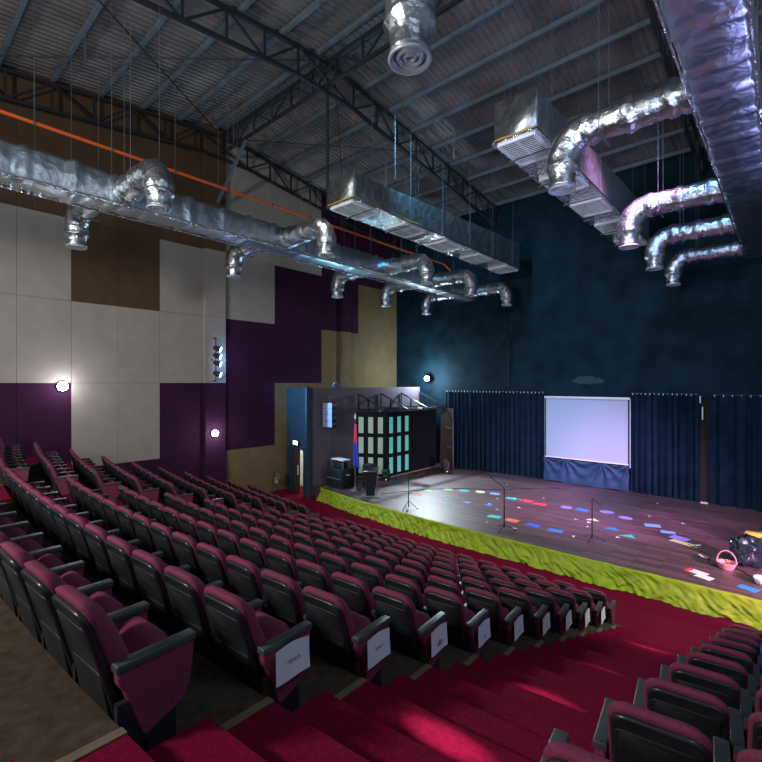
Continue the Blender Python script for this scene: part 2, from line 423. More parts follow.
# paper signs taped to the row ends
def text_mesh(txt, size):
    c = bpy.data.curves.new('t','FONT'); c.body = txt; c.size = size; c.align_x = 'CENTER'; c.align_y = 'CENTER'; c.resolution_u = 2
    o = bpy.data.objects.new('t', c); COL.objects.link(o)
    me = bpy.data.meshes.new_from_object(o.evaluated_get(bpy.context.evaluated_depsgraph_get())); bpy.data.objects.remove(o); me.name = 'printed_text'
    me.materials.clear(); me.materials.append(M['ink']); return me
SIGNTXT = {1:['YEAR 8'], 2:['YEAR 7']}
for k in range(1, 10):
    x = -2.65 + .036
    r = tipY(k, -2.65); z = zrow(k)
    txt_lab = {1:'white paper sign reading YEAR 8 on the nearest papered row end', 2:'white paper sign reading YEAR 7 on the second papered row end',
               3:'white paper sign with three printed lines on the third papered row end'}.get(k, 'white paper sign on the centre-block row end, %s row up from stage' % ORD[10-k])
    p = MB()
    def pf(u, v):
        yy = -.345 + .305*u; zz = .588 - .235*v + .014*math.sin(u*PI*1.3)*(1-v)
        return (.004 + .012*v*v*(.4+u*.6) + .003*math.sin(u*7), yy + .012*math.sin(v*3)*0, zz)
    p.grid(pf, 12, 10)
    o = p.build('paper_sign', M['paper'], None, (x, r, z + (.0)), (0,0,math.atan(2*KC*(x-XC))))
    tag(o, txt_lab, 'paper sign', 'paper signs taped to row ends')
    if k in SIGNTXT:
        place(text_mesh(SIGNTXT[k][0], .036), 'printed_text', o, (.017,-.195,.478), (PI/2,0,PI/2))
    else:
        ln = MB(); rows = [(.05,.46),(.11,.44),(.08,.42)] if k == 3 else [(.055,.425)]
        for (w, zz) in rows:
            y = -.19 - w/2; 
            while y < -.19 + w/2:
                e = random.uniform(.012,.03); ln.bb(.017,.0175,y,min(y+e,-.19+w/2),zz-.006,zz+.006); y += e+.008
        ln.build('printed_text', M['ink'], o)

# ------------------------------------------------------------------ left wall
YB = [-7.05,-5.6,-4.15,-2.7,-1.25,.2,1.66,3.12,4.6,6.05,7.53,9.28,10.19,11.5,12.85,14.3,15.76,17.1,18.5,20.2,21.9]
ZB = [-.1,2.2,5.13,7.92,10.72,13.4,16.2]
B_,P_,U_,K_ = 1,2,3,4
def colour(y, r):
    if r == 0: return P_ if y < 10.19 else K_
    if r == 1: return P_ if y < 4.6 else B_ if y < 7.53 else P_ if y < 12.85 else K_
    if r == 2: return B_ if y < 10.19 else P_ if y < 15.76 else K_
    if r == 3: return B_ if y < 4.6 else U_ if y < 7.53 else B_ if y < 12.85 else P_ if y < 18.5 else K_
    return U_ if y < 10.19 else B_ if y < 15.76 else P_
w = MB(); w.bb(WL-.35, WL-.03, -7.05, WB+.3, -.1, 16.0, 0)
for j in range(len(YB)-1):
    for r in range(len(ZB)-1):
        y0, y1, z0, z1 = YB[j]+.005, YB[j+1]-.005, ZB[r]+.005, ZB[r+1]-.005
        w.bb(WL-.04, WL, y0, y1, z0, min(z1,15.7), colour((y0+y1)/2, r))
for (y0, y1) in ((9.28,10.19),(17.1,17.7)):
    for r in range(len(ZB)-1):
        w.bb(WL-.02, WL+.22, y0, y1, ZB[r]+.003, ZB[r+1]-.003, colour((y0+y1)/2, r))
struct(w.build('wall_left', [M['wallbase'],M['beige'],M['purple'],M['umber'],M['khaki']]))
w = MB(); w.bb(WL-.3, 5.2, WB, WB+.3, -.1, 14.6)
struct(w.build('wall_back', M['black']))

# ------------------------------------------------------------------ roof
RZ, RS, YR = 15.93, .13, 10.0
def roof(y): return RZ - RS*abs(y-YR)
c = MB(); xs = []; x = WL-.3; ph = 0
while x < 5.3:
    for dx, dz in ((0,0),(.05,.035),(.11,.035),(.16,0)): xs.append((x+dx, dz))
    x += .21
for (ya, yb) in ((-7.0,YR),(YR,WB+.1)):
    vs = []; 
    for x, dz in xs: vs += [(x,ya,roof(ya)+dz),(x,yb,roof(yb)+dz)]
    c.add(vs, [(2*i,2*i+1,2*i+3,2*i+2) for i in range(len(xs)-1)])
struct(c.build('ceiling', M['roof']))
ys = [YR-.35-1.4*i for i in range(12)] + [YR+.35+1.4*i for i in range(9)]
for y in ys:
    z = roof(y) - .01; q = 1 if y > YR else -1
    p = MB(); prof = [(y-.045,z),(y+.045,z),(y+.045,z-.012),(y-.03,z-.012),(y-.03,z-.14),(y+.045,z-.14),(y+.045,z-.155),(y-.045,z-.155)]
    p.prism(prof, WL, 5.2, 'x'); struct(p.build('roof_purlin', M['steel']))
def truss(label, top, bot, r=.075, rw=.042, group='roof trusses'):
    root = thing('roof_truss', label, 'roof truss', top[0], 0, group)
    o = Vector(top[0]); L = lambda p: Vector(p)-o
    n = len(top)
    m = MB()
    for a, b in zip(top[:-1], top[1:]): m.tube(L(a), L(b), r, 4)
    m.build('top_chord', M['dsteel'], root)
    m = MB()
    for a, b in zip(bot[:-1], bot[1:]): m.tube(L(a), L(b), r, 4)
    m.build('bottom_chord', M['dsteel'], root)
    for i in range(n):
        MB().tube(L(top[i]), L(bot[i]), rw, 4).build('post', M['dsteel'], root)
        if i < n-1:
            a, b = (top[i], bot[i+1]) if i % 2 == 0 else (bot[i], top[i+1])
            if top is not None: MB().tube(L(a), L(b), rw, 4).build('diagonal', M['dsteel'], root)
    return root
def ytruss(x, label):
    ys = [-3.2 + 1.2*i for i in range(11)] + [YR + 1.19*i for i in range(1,11)]
    top = [(x,y,roof(y)-.28) for y in ys]; bot = [(x,y,roof(y)-1.15) for y in ys]
    return truss(label, top, bot)
ytruss(WL+.30, 'dark steel gable truss running along the panelled left wall')
ytruss(-11.25, 'dark steel gable truss above the centre, passing left of hanging boxes')
ytruss(-2.55, 'dark steel gable truss beside the big duct on the right')
xs_ = [WL+.3 + 1.18*i for i in range(20)]
truss('deep dark steel ridge truss crossing the hall from left wall', [(x,YR+.0,RZ-.30) for x in xs_], [(x,YR+.0,RZ-1.05) for x in xs_], .07, .04)
def rod(a, b, name, label, cat, r=.022, m='dsteel', n=6):
    o_ = Vector(a); q = MB().tube((0,0,0), Vector(b)-o_, r, n).build(name, M[m], None, a); return tag(q, label, cat)
rz = lambda y: roof(y) - .33
rod((WL+.4,1.7,rz(1.7)), (-11.25,9.8,rz(9.8)), 'bracing_rod', 'thin roof bracing rod crossing near bay level across upper left', 'bracing rod')
rod((WL+.4,9.8,rz(9.8)), (-11.25,1.7,rz(1.7)), 'bracing_rod', 'thin roof bracing rod rising steeply to the top edge, upper left', 'bracing rod')
rod((WL+.4,10.3,rz(10.3)), (-11.25,15.8,rz(15.8)), 'bracing_rod', 'thin bracing rod beyond ridge truss, running towards centre truss', 'bracing rod')
rod((WL+.4,17.0,rz(17)), (-11.25,10.3,rz(10.3)), 'bracing_rod', 'thin bracing rod beyond ridge truss, falling to the left wall', 'bracing rod')
rod((WL+.34,9.75,12.7), (-16.0,9.95,14.75), 'knee_brace', 'steel knee brace between left wall pier and ridge truss', 'brace', .07, 'steel', 4)
rod((-11.25,10.0,14.9), (-11.25,10.0,10.85), 'hanging_post', 'dark post hanging below the truss crossing above the left box', 'post', .045)
rod((-11.25,15.2,14.2), (-11.9,15.2,12.9), 'strut', 'short dark strut slanting below the centre truss', 'strut', .03)

# ------------------------------------------------------------------ ducts
def nz(p, s=1.0): return noise.noise(Vector(p)*s)
def trunk_mesh(x, y0, y1, zc, w, h, h1, seed):
    """foil wrapped rectangular duct, slightly lumpy, with taped joints"""
    mb = MB(); rings = []; n = int((y1-y0)/.11); joints = [y0 + .9*i + .3*nz((i*3.1,seed,0)) for i in range(40)]
    for i in range(n+1):
        y = y0 + (y1-y0)*i/n; t = i/n; hh = h + (h1-h)*t
        near = min(abs(y-j) for j in joints); k = 1 + (.09 if near < .07 else 0) - (.035 if .07 <= near < .22 else 0)
        ring = []
        for (px, pz) in rrect(w*k, hh*k, .07, 3):
            q = 1 if True else 0
            d = .022*nz((px*3+seed, y*1.3, pz*3)) + .010*nz((px*9, y*5+seed, pz*9))
            v = Vector((px, 0, pz - hh*k/2)); v += v.normalized()*d
            ring.append((x+v.x, y, zc+v.z))
        rings.append(ring)
    return mb.loft(rings)
def branch_mesh(x0, x1, y, zc, zout, r=.25, ro=.235, seed=0):
    """round foil branch leaving the trunk sideways and turning down to an outlet"""
    q = 1 if x1 > x0 else -1; R = .50; pts = []
    L = abs(x1-x0) - R
    for i in range(int(L/.07)+1): pts.append((x0+q*L*i/int(L/.07), zc, 0, r*(1.13 if i < 3 or (i % 9 in (4,5)) else 1)))
    for i in range(1, 11):
        a = i/10*PI/2; pts.append((x0+q*(L+R*math.sin(a)), zc-R+R*math.cos(a), a, r*(1.0 + .05*(i%3==0))))
    zb = zc-R
    for f_, k in ((.10,1.0),(.22,1.1),(.28,1.0),(.5,.86),(.7,.80),(.9,.84),(1,.88)):
        pts.append((x0+q*(L+R), zb-(zb-zout)*f_, PI/2, r*k))
    rings = []; n = 22
    for (px, pz, a, rr) in pts:
        ring = []
        t = Vector((q*math.cos(a),0,-math.sin(a))); u = Vector((0,1,0)); v = t.cross(u)
        for i in range(n):
            b = 2*PI*i/n; d = .022*nz((px*2+seed, pz*2.5, b*.9)) + .009*nz((px*8, pz*8+seed, b*2.7))
            p = (u*math.cos(b)+v*math.sin(b))*(rr + d); ring.append((px+p.x, y+p.y, pz+p.z))
        rings.append(ring)
    return MB().loft(rings)
def diffuser(r=.245):
    mb = MB()
    mb.lathe([(r*.80,.05),(r*.98,.03),(r*1.04,0),(r*1.0,-.018),(r*.90,-.012),(r*.74,.045),(r*.70,.05)], n=28)
    mb.lathe([(r*.70,.05),(r*.58,-.004),(r*.52,-.004),(r*.40,.05)], n=24)
    mb.lathe([(r*.40,.055),(r*.27,.0),(r*.22,.0),(r*.15,.05)], n=20)
    d = MB().lathe([(r*.8,.051),(0.001,.0515)], n=20)
    return mb.mesh('diffuser', M['ring']), d.mesh('throat', M['dark'])
DIF, THR = diffuser()
def hang(root, o, x, y, ztop, ztip=None):
    MB().tube(Vector((x,y,ztop))-o, Vector((x,y,roof(y)-.02))-o, .0055, 5).build('hanger_rod', M['rod'], root)
def duct(label, xc, y0, y1, branches, rods, zc, hh0, hh1):
    o = Vector((xc, y0, 9.53))
    root = thing('air_duct', label, 'air duct', o, 0, 'foil-wrapped air ducts')
    m = trunk_mesh(0, 0, y1-y0, zc-o.z, .80, hh0, hh1, xc); m.build('trunk', M['trunk'], root)
    # taped seam line along the lower edges
    for s in (-1, 1):
        e = MB(); e.bb(s*.405-.012, s*.405+.012, .1, y1-y0-.1, zc-hh0/2-o.z-.015, zc-hh0/2-o.z+.03); e.build('edge_strip', M['foilp'], root)
    for (x, y) in branches:
        s = 1 if x > xc else -1
        b = branch_mesh(s*.36, x-xc, y-y0, zc-o.z, 8.88-o.z, .28, .25, y).build('branch', M['foil'], root)
        d = place(DIF, 'diffuser', b, (x-xc, y-y0, 8.85-o.z))
        place(THR, 'throat', b, (x-xc, y-y0, 8.85-o.z))
        MB().bb(x-xc-s*.75-.02, x-xc-s*.75+.02, y-y0-.33, y-y0+.33, zc-.30-o.z, zc-.27-o.z).build('hanger_strap', M['rod'], root)
        for q in (-.31, .31): hang(root, o, x-s*.75, y+q, zc-.29)
    y = rods
    while y < y1:
        for s in (-.43, .43): hang(root, o, xc+s, y, 9.5)
        y += 2.9
    return root
YS = [4.15, 8.9, 13.85, 17.05, 20.35]
duct('long foil-wrapped air duct with paired outlets along the left wall', -12.35, -5.0, 21.0, [(-10.05,y) for y in YS] + [(-14.55,y-.35) for y in YS], 1.2, 9.76, .74, .62)
duct('large foil-wrapped air duct with left-side outlets in the upper right', -.74, -3.0, 21.0, [(-3.25,y) for y in YS], 2.3, 9.86, .66, .56)

def acbox(label, x0, x1, y0, y1, zb, h0, h1, slats):
    o = Vector(((x0+x1)/2, y0, zb)); W = x1-x0; Ln = y1-y0
    root = thing('return_air_box', label, 'return air box', o, 0, 'hanging return air boxes')
    rings = []; n = int(Ln/.16)
    for i in range(n+1):
        y = Ln*i/n; h = h0+(h1-h0)*i/n; ring = []
        lump = .03 if (i % 7 == 0) else 0
        for (px, pz) in rrect(W, h, .03, 2):
            d = .02*nz((px*3+x0, y*1.5, pz*3)) + lump*(.5)
            v = Vector((px,0,pz-h/2)); v += v.normalized()*d
            ring.append((v.x, y, v.z+h/2+.06))
        rings.append(ring)
    MB().loft(rings).build('casing', M['foil2'], root)
    fl = MB(); 
    fl.bb(-W/2-.05, W/2+.05, -.05, Ln+.02, .02, .075); fl.build('bottom_flange', M['foilp'], root)
    wl = MB(); wl.grid(lambda u, v: (-W/2-.006 + (W+.012)*u, -.022-.01*v, .075 + .07*v*(.6+.4*nz((u*9,1,x0)))), 20, 2)
    wl.grid(lambda u, v: (W/2+.03, Ln*.28*u, .075 + .09*v*(.55+.45*nz((u*12,2,x0)))), 30, 2)
    wl.build('insulation_edge', M['wool'], root)
    ng = 5; gl = 1.15
    for g in range(ng):
        yc = .62 + (Ln-1.3)*g/(ng-1)
        gr = MB(); gw = W*.86
        for s in (-1,1):
            gr.bb(s*gw/2-.03, s*gw/2+.03, yc-gl/2, yc+gl/2, -.035, .02); gr.bb(-gw/2, gw/2, yc+s*gl/2-.03, yc+s*gl/2+.03, -.035, .02)
        gr.bb(-.015,.015, yc-gl/2, yc+gl/2, -.03, .02)
        for i in range(slats):
            ys_ = yc-gl/2 + gl*(i+.5)/slats
            gr.box((0,ys_,-.014),(gw,.036,.012),0,Matrix.Rotation(.25,3,'X'))
        gp = gr.build('grille', M['grille'], root)
        MB().bb(-gw/2, gw/2, yc-gl/2, yc+gl/2, .012, .019).build('grille_cavity', M['dark'], gp)
    for i in range(6):
        y = .8 + (Ln-1.6)*i/5
        for s in (-1,1): hang(root, o, o.x+s*(W/2+.03), y0+y, zb+.03)
        MB().bb(-W/2-.06, W/2+.06, y-.018, y+.018, -.06, -.036).build('hanger_strap', M['rod'], root)
    return root
acbox('foil-clad hanging air box with five floor-facing grilles, left of centre', -10.35, -9.32, 9.24, 20.2, 10.37, .76, 1.22, 15)
acbox('foil-clad hanging air box with pale grilles, right of centre', -4.85, -3.92, 9.24, 19.6, 10.37, .86, 1.22, 15)

# orange pipe
o = Vector((-14.0, 0, 11.60)); root = thing('orange_pipe','orange pipe running above the left air duct on thin rods','pipe', o)
MB().path([(0,-5,0),(0,20.9,0),(0,21.3,-.15),(.55,21.5,-.75),(1.3,21.55,-.9)], .045, 10).build('pipe_run', M['orange'], root)
for i in range(12):
    y = 1.0 + 1.75*i
    MB().tube((0,y,0),(0,y,roof(y)-.02-o.z),.0075,5).build('hanger_rod', M['rod'], root)
    MB().tube((0,y-.03,0),(0,y+.03,0),.062,10).build('pipe_clip', M['rod'], root)
# loose hanging wires over the seats
for i, (x, y, zb) in enumerate(((-12.0,3.3,12.4),(-16.2,3.2,10.2),(-9.2,11.0,11.5),(-8.0,12.5,12.3),(-6.5,9,12.6),(-5.5,11,11.8))):
    q = rod((x,y,roof(y)-.02), (x,y,zb), 'hanging_wire', 'thin loose wire hanging from the roof between the ducts', 'wire', .007, 'rod', 5); q['group'] = 'loose wires hanging from roof'
# wall cable on black wall
o = MB().path([(-10.9,WB-.03,13.4),(-10.9,WB-.03,7.6),(-10.7,WB-.03,7.2),(-10.75,WB-.03,4.9)], .018, 6).build('wall_cable', M['cable'])
tag(o, 'black cable running down the black wall behind the left box', 'cable')

# ------------------------------------------------------------------ stage
def stageY(x): return 12.58 + (.0092 if x < -6.9 else .0010)*(x+6.9)**2 + (.0 if x > -12 else (x+12)**2*.006)
SX0, SX1, SZ = -15.32, 5.0, .5
f = MB(); n = 60; xs2 = [SX0 + (SX1-SX0)*i/n for i in range(n+1)]
poly = [(x, stageY(x)) for x in xs2] + [(SX1, WB), (-15.98, WB), (-15.98, stageY(SX0)+.05)]
f.prism(poly, 0, SZ, 'z'); struct(f.build('floor_stage', M['planks']))
# lime skirt
sk = MB()
def skirt(u, v):
    x = SX0-.03 + (SX1-SX0)*u; z = .53 - .51*v
    a = x*1.9 + v*1.1; b = x*4.3 - v*2.4
    amp = v*(1-v*.3)*1.1 + .12
    c1 = x*1.6 + v*1.3 + .5*nz((x*.7,v,2)); c2 = x*2.6 - v*1.6 + .6*nz((x*.9,v*2,5))
    d = .10*nz((a, v*1.5, 3)) + .085*(1-abs(nz((c1*1.5, v*1.2, 9)))*2.2) + .06*(1-abs(nz((c2*1.4, v*1.6, 4)))*2.2) + .03*nz((x*8+v*3, v*5, 1))
    d += .075*(1-abs(nz((x*5.5-v*3.2, v*2.0, 11)))*2.5)
    y = stageY(x) - .06 - amp*(d*.72+.02) - .03*v - .10*v*v*v
    if v < .03: y += .05
    return (x, y, z + .012*nz((x*3,0,5)) - .03*max(0,nz((x*.9,2,7)))*v)
sk.grid(skirt, 560, 26)
sk.grid(lambda u, v: (SX0-.03-.05*v*(1+.5*math.sin(u*14)) , stageY(SX0) -.05 + .5*u, .53-.51*v), 12, 10)
tag(sk.build('stage_skirt', M['green']), 'lime green cloth pinned along the front of the stage', 'stage skirt')

# ------------------------------------------------------------------ curtains and screen
def curtain(label, x0, x1, y, ztop, folds, amp, group=None, hooks=0, seed=0):
    root = thing('stage_curtain', label, 'curtain', ((x0+x1)/2, y, SZ), 0, group)
    xm = (x0+x1)/2; W = x1-x0; H = ztop-SZ
    def fn(u, v):
        a = u*folds*2*PI + 1.1*nz((u*6+seed,0,0))*3
        k = .55 + .45*v
        yy = amp*k*(math.sin(a) + .35*math.sin(2.3*a+seed)) + .04*nz((u*40,v*2,seed))*v
        return (-W/2 + W*u + .015*math.sin(a*2)*v, yy, H*(1-v) + .012)
    MB().grid(fn, int(folds*14), 14).build('drape', M['curtain'], root)
    MB().tube((-W/2,0,H+.03),(W/2,0,H+.03),.022,8).build('curtain_rail', M['dsteel'], root)
    for i in range(hooks):
        x = -W/2 + W*(i+.5)/hooks
        MB().tube((x,-.03,H-.035),(x,-.03,H+.045),.016,6).build('hook', M['white'], root)
    return root
curtain('wide navy stage curtain left of the projection screen', -14.35, -8.70, 21.6, 4.66, 21, .10, 'stage curtains', 30, 1)
curtain('navy stage curtain just right of the projection screen', -4.98, -2.60, 21.52, 4.66, 10, .11, 'stage curtains', 15, 4)
curtain('navy stage curtain right of the dark gap, at the frame edge', -2.22, 2.6, 21.48, 4.64, 9, .12, 'stage curtains', 18, 8)
g = MB(); g.bb(-2.62,-2.2,21.78,21.84,SZ,4.45); o = g.build('gap_shade_sheet', M['dark']); tag(o, 'dark sheet painting the shade in the gap between two navy curtains', 'panel')  # near-black sheet stands in for the shade of the open curtain gap
b_ = MB(); b_.bb(-2.57,-2.53,21.5,21.6,4.35,4.62); b_.bb(-2.50,-2.46,21.55,21.6,3.7,4.2); tag(b_.build('rail_bracket', M['white']), 'small white bracket at the gap between the navy curtains', 'bracket')
st = MB().bb(-2.52,-2.30,21.35,21.5,SZ,SZ+.04); tag(st.build('floor_batten', M['white']), 'pale batten on the floor in the curtain gap', 'batten')
root = thing('projection_screen','white pull-down projection screen hanging between navy curtains','projection screen',(-6.83,21.45,1.62))
MB().grid(lambda u, v: (-1.76+3.52*u, .03*math.sin(u*PI)*v*.6, .05+2.74*v), 12, 8).build('screen_fabric', M['screen'], root)
MB().rbox((0,0,2.84),(3.66,.12,.11),.03).build('roller_case', M['white'], root)
MB().tube((-1.79,-.01,.03),(1.79,-.01,.03),.03,10).build('bottom_bar', M['white'], root)
for s in (-1,1): MB().bb(s*1.785-.02,s*1.785+.02,-.02,.02,.05,2.8).build('side_tape', M['setblack'], root)
for s in (-1,1): MB().bb(s*1.83-.015,s*1.83+.015,.04,.07,-.1,2.85).build('side_pole', M['white'], root)
sc2 = MB()
def swag(u, v):
    x = -1.83+3.66*u; pins = (0, .28, .72, 1.0); y = 0; z = 1.12*(1-v)
    for p in pins:
        du = (u-p)*3.8; dv = v*1.12; rr = math.hypot(du, dv)+.05; th = math.atan2(du, dv+.05)
        y += .075*math.cos(th*11)*math.exp(-abs(rr-.45)*1.6)
    i = 0 if u < .28 else 1 if u < .72 else 2
    q = (u-pins[i])/(pins[i+1]-pins[i]); sag = math.sin(q*PI)
    y += .05*math.sin((v-.25*sag)*16)*sag*(1-v)*.9
    return (x, y*.8 - .06 + .02*v, z + .012 - .03*sag*(1-v) + .05*sag*v*(1 if i != 1 else .4))
sc2.grid(swag, 160, 30)
tag(sc2.build('screen_skirt', M['bluecloth'], None, (-6.86,21.42,SZ)), 'blue cloth swagged below the projection screen', 'cloth')

# ------------------------------------------------------------------ wing wall, door, side wall
WY = 13.15; WANG = math.radians(-13.3); WO = (-16.0, 13.05, 0)
w = MB()
w.bb(-2.27,-1.72,0,.22,0,4.9); w.bb(-1.72,-.36,0,.22,2.12,4.9); w.bb(-.36,.02,0,.22,0,4.92)
struct(w.build('wall_wing', M['bluepaint'], None, WO, (0,0,WANG)))
w = MB(); w.bb(-.02,.10,-.10,.06,0,4.98); struct(w.build('trim_4', M['bluepaint'], None, WO, (0,0,WANG)))
w = MB(); w.bb(-16.22, -15.98, WY+.05, 21.35, 0, 4.9); struct(w.build('wall_side', M['mauvepaint']))
w = MB(); w.bb(WL+.01, WL+.05, 13.9, 17.0, 0, 3.2); w.bb(WL+.01, -16.25, 17.0, 17.1, 0, 3.2); struct(w.build('wall_passage', M['roomwhite']))
w = MB(); w.bb(WL+.01, -16.22, 13.85, 17.1, 3.2, 3.3); struct(w.build('ceiling_passage', M['roomwhite']))
door = bpy.data.objects.new('door_1', None); COL.objects.link(door); door.location = WO; door.rotation_euler = (0,0,WANG); struct(door)
fr = MB(); fr.bb(-1.72,-1.66,-.03,.2,0,2.12); fr.bb(-.42,-.36,-.03,.2,0,2.12); fr.bb(-1.72,-.36,-.03,.2,2.06,2.12); fr.build('door_frame', M['bluepaint'], door)
leaf = MB().bb(-1.66,-1.02,.06,.105,.01,2.06).build('door_leaf', M['doorwood'], door)
MB().bb(-1.14,-1.07,.02,.06,.85,1.30).build('door_handle', M['white'], leaf)
root = thing('exit_sign','small lit sign box above the open side door','sign',(-17.05,WY+.08,2.36), WANG)
MB().rbox((0,0,0),(.52,.09,.22),.02).build('housing', M['dsteel'], root)
MB().bb(-.24,.24,-.055,-.046,-.09,.09).build('lit_face', M['sign'], root)
# easel / folded tubular stand by the wall
root = thing('tubular_stand','thin tubular stand with a brown pouch standing beside the side door','stand',(-17.75,12.55,0.0))
for x in (-.25,.25): MB().tube((x,0,0),(x*.8,.12,1.0),.016,8,).build('leg', M['dsteel'], root)
for x in (-.25,.25): MB().tube((x,.35,0),(x*.8,.10,.75),.016,8).build('leg', M['dsteel'], root)
MB().tube((-.2,.12,.98),(.2,.12,.98),.016,8).build('crossbar', M['dsteel'], root)
MB().rbox((.02,.07,.62),(.24,.1,.30),.05).build('pouch', M['batten'], root)
MB().rbox((.20,.0,.83),(.30,.05,.34),.02).build('pale_board', M['tan'], root)

# speaker column on the side wall
root = thing('wall_speaker','tall pale-faced loudspeaker column hung from the side wall bracket','loudspeaker',(-15.55,13.85,3.1), math.radians(14))
MB().rbox((0,.15,.58),(.52,.38,1.16),.03).build('cabinet', M['setblack'], root)
MB().bb(-.25,.25,-.055,-.04,.03,1.13).build('front_mesh', M['mesh'], root)
for i in range(4):
    MB().bb(-.26,.26,-.062,-.056,.03+i*.285,.04+i*.285).build('seam', M['dsteel'], root)
for i in range(4): MB().bb(.262,.27,.03,.28,.12+i*.285,.22+i*.285).build('rigging_plate', M['rod'], root)
MB().path([(-.5,.2,1.42),(.02,.15,1.42),(.02,.15,1.16)], .03, 6).build('bracket_arm', M['steel'], root)
MB().path([(-.5,.2,1.60),(.25,.15,1.36)], .018, 6).build('bracket_stay', M['steel'], root)
MB().bb(-.53,-.47,.1,.3,1.3,1.66).build('wall_plate', M['steel'], root)
root = thing('floodlight','small blue-tinted floodlight lying on top of the side wall','floodlight',(-16.1,14.9,4.9))
MB().rbox((0,0,.11),(.22,.55,.13),.04).build('housing', M['steel'], root)
MB().rbox((0,-.12,.22),(.14,.16,.09),.04).build('lens_cap', M['mesh'], root)

# ------------------------------------------------------------------ set booth (window flats)
root = thing('window_flat','black stage flats with rows of mint window panels, forming a corner','stage set',(-14.6,16.85,SZ))
H = 3.2
FA = math.radians(29); FR = Matrix.Rotation(FA, 3, 'Z')
def fbox(x0,x1,y0,y1,z0,z1): return MB().box(FR @ Vector(((x0+x1)/2,(y0+y1)/2,(z0+z1)/2)), (x1-x0,y1-y0,z1-z0), 0, FR)
fbox(-1.54,0,0,.06,0,H).build('front_flat', M['setblack'], root)
MB().bb(-.06,0,.06,4.15,0,H).build('side_flat', M['setblack'], root)
fbox(-1.54,.02,-.05,-.003,0,.05).build('skirting', M['batten'], root)
MB().bb(.003,.05,-.02,4.15,0,.05).build('skirting', M['batten'], root)
for r in range(3):
    z0 = .18 + r*.99
    for i in range(3):
        x = -1.32 + i*.49
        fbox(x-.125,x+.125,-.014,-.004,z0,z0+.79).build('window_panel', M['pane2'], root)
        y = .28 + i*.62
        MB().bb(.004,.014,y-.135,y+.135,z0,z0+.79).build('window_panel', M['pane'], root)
for i in range(7):
    y = .0 + .60*i
    MB().bb(.002,.03,y-.02,y+.02,.05,H).build('batten', M['setblack'], root)
for i in range(4):
    x = -1.54 + .49*i
    fbox(x-.02,x+.02,-.03,-.002,.05,H).build('batten', M['setblack'], root)
for r in range(2): fbox(-1.54,0,-.028,-.002,1.01+r*.99,1.09+r*.99).build('batten', M['setblack'], root)
root = thing('canopy_frame','black triangular canopy brackets above the window flats','canopy frame',(-15.95,16.2,SZ+H+.02))
for i in range(4):
    y = 0.0 + 1.68*i; a = Vector((0.03,y,.12)); b = Vector((0.03,y,.86)); e = Vector((1.75,y,.12))
    r_ = MB()
    for p, q in ((a,b),(b,e),(a,e),(Vector((.70,y,.12)),Vector((.70,y,.58)))): r_.tube(p, q, .04, 4)
    r_.build('bracket', M['dsteel'], root)
MB().tube((1.75,-.2,.10),(1.75,5.3,.10),.035,4).build('front_rail', M['dsteel'], root)
MB().tube((.03,-.2,.08),(.03,5.2,.08),.035,4).build('rear_rail', M['dsteel'], root)
for i in range(3): MB().tube((1.2 - .5*i,.2+i*.3,.05),(1.25-.5*i,.2+i*.3,-.02),.03,6).build('foot', M['dsteel'], root)
# leaning folded flat behind it
root = thing('folded_flat','dark framed flat leaning beside the window flats','stage flat',(-13.95,21.1,SZ))
for m_, a in (('setblack',0),):
    MB().add([(-.55,.1,0),(.42,-.05,0),(.30,.12,3.25),(-.55,.25,3.25),(-.55,.15,0),(.42,0,0),(.30,.17,3.25),(-.55,.3,3.25)],
             [(0,1,2,3),(7,6,5,4),(0,4,5,1),(1,5,6,2),(2,6,7,3),(3,7,4,0)]).build('panel', M['doorwood'], root)
for z in (1.05,2.1): MB().tube((-.1,.05,z+.1),(.37,-.02+z*.05,z),.022,6).build('cross_rail', M['rod'], root)
MB().tube((.43,-.06,0),(.31,.11,3.25),.03,6).build('edge_stile', M['steel'], root)

# ------------------------------------------------------------------ stage left gear
root = thing('equipment_case','large black equipment case at the left end of the stage','equipment case',(-15.0,13.72,SZ), math.radians(-4))
MB().rbox((0,.35,.42),(1.05,.75,.84),.03).build('case_body', M['boxblack'], root)
MB().bb(-.50,.50,-.03,-.02,.40,.44).build('case_band', M['steel'], root)
MB().bb(.535,.545,.22,.46,.55,.62).build('case_handle', M['chrome'], root)
root = thing('mixer_rack','small pale-topped rack stand on the black equipment case','rack',(-14.95,14.07,SZ+.84), math.radians(-4))
MB().bb(-.42,.42,-.22,.22,.36,.40).build('top', M['white'], root)
for x in (-.38,.38):
    for y in (-.18,.18): MB().bb(x-.02,x+.02,y-.02,y+.02,0,.37).build('leg', M['rod'], root)
MB().rbox((.02,0,.13),(.52,.32,.24),.02).build('mixer_unit', M['boxblack'], root)
root = thing('loudspeaker','black loudspeaker cabinet standing behind the flag','loudspeaker',(-14.0,14.75,SZ))
MB().rbox((0,.2,.5),(.48,.42,1.0),.03).build('cabinet', M['boxblack'], root)
MB().bb(-.21,.21,-.016,-.008,.06,.94).build('front_mesh', M['setblack'], root)
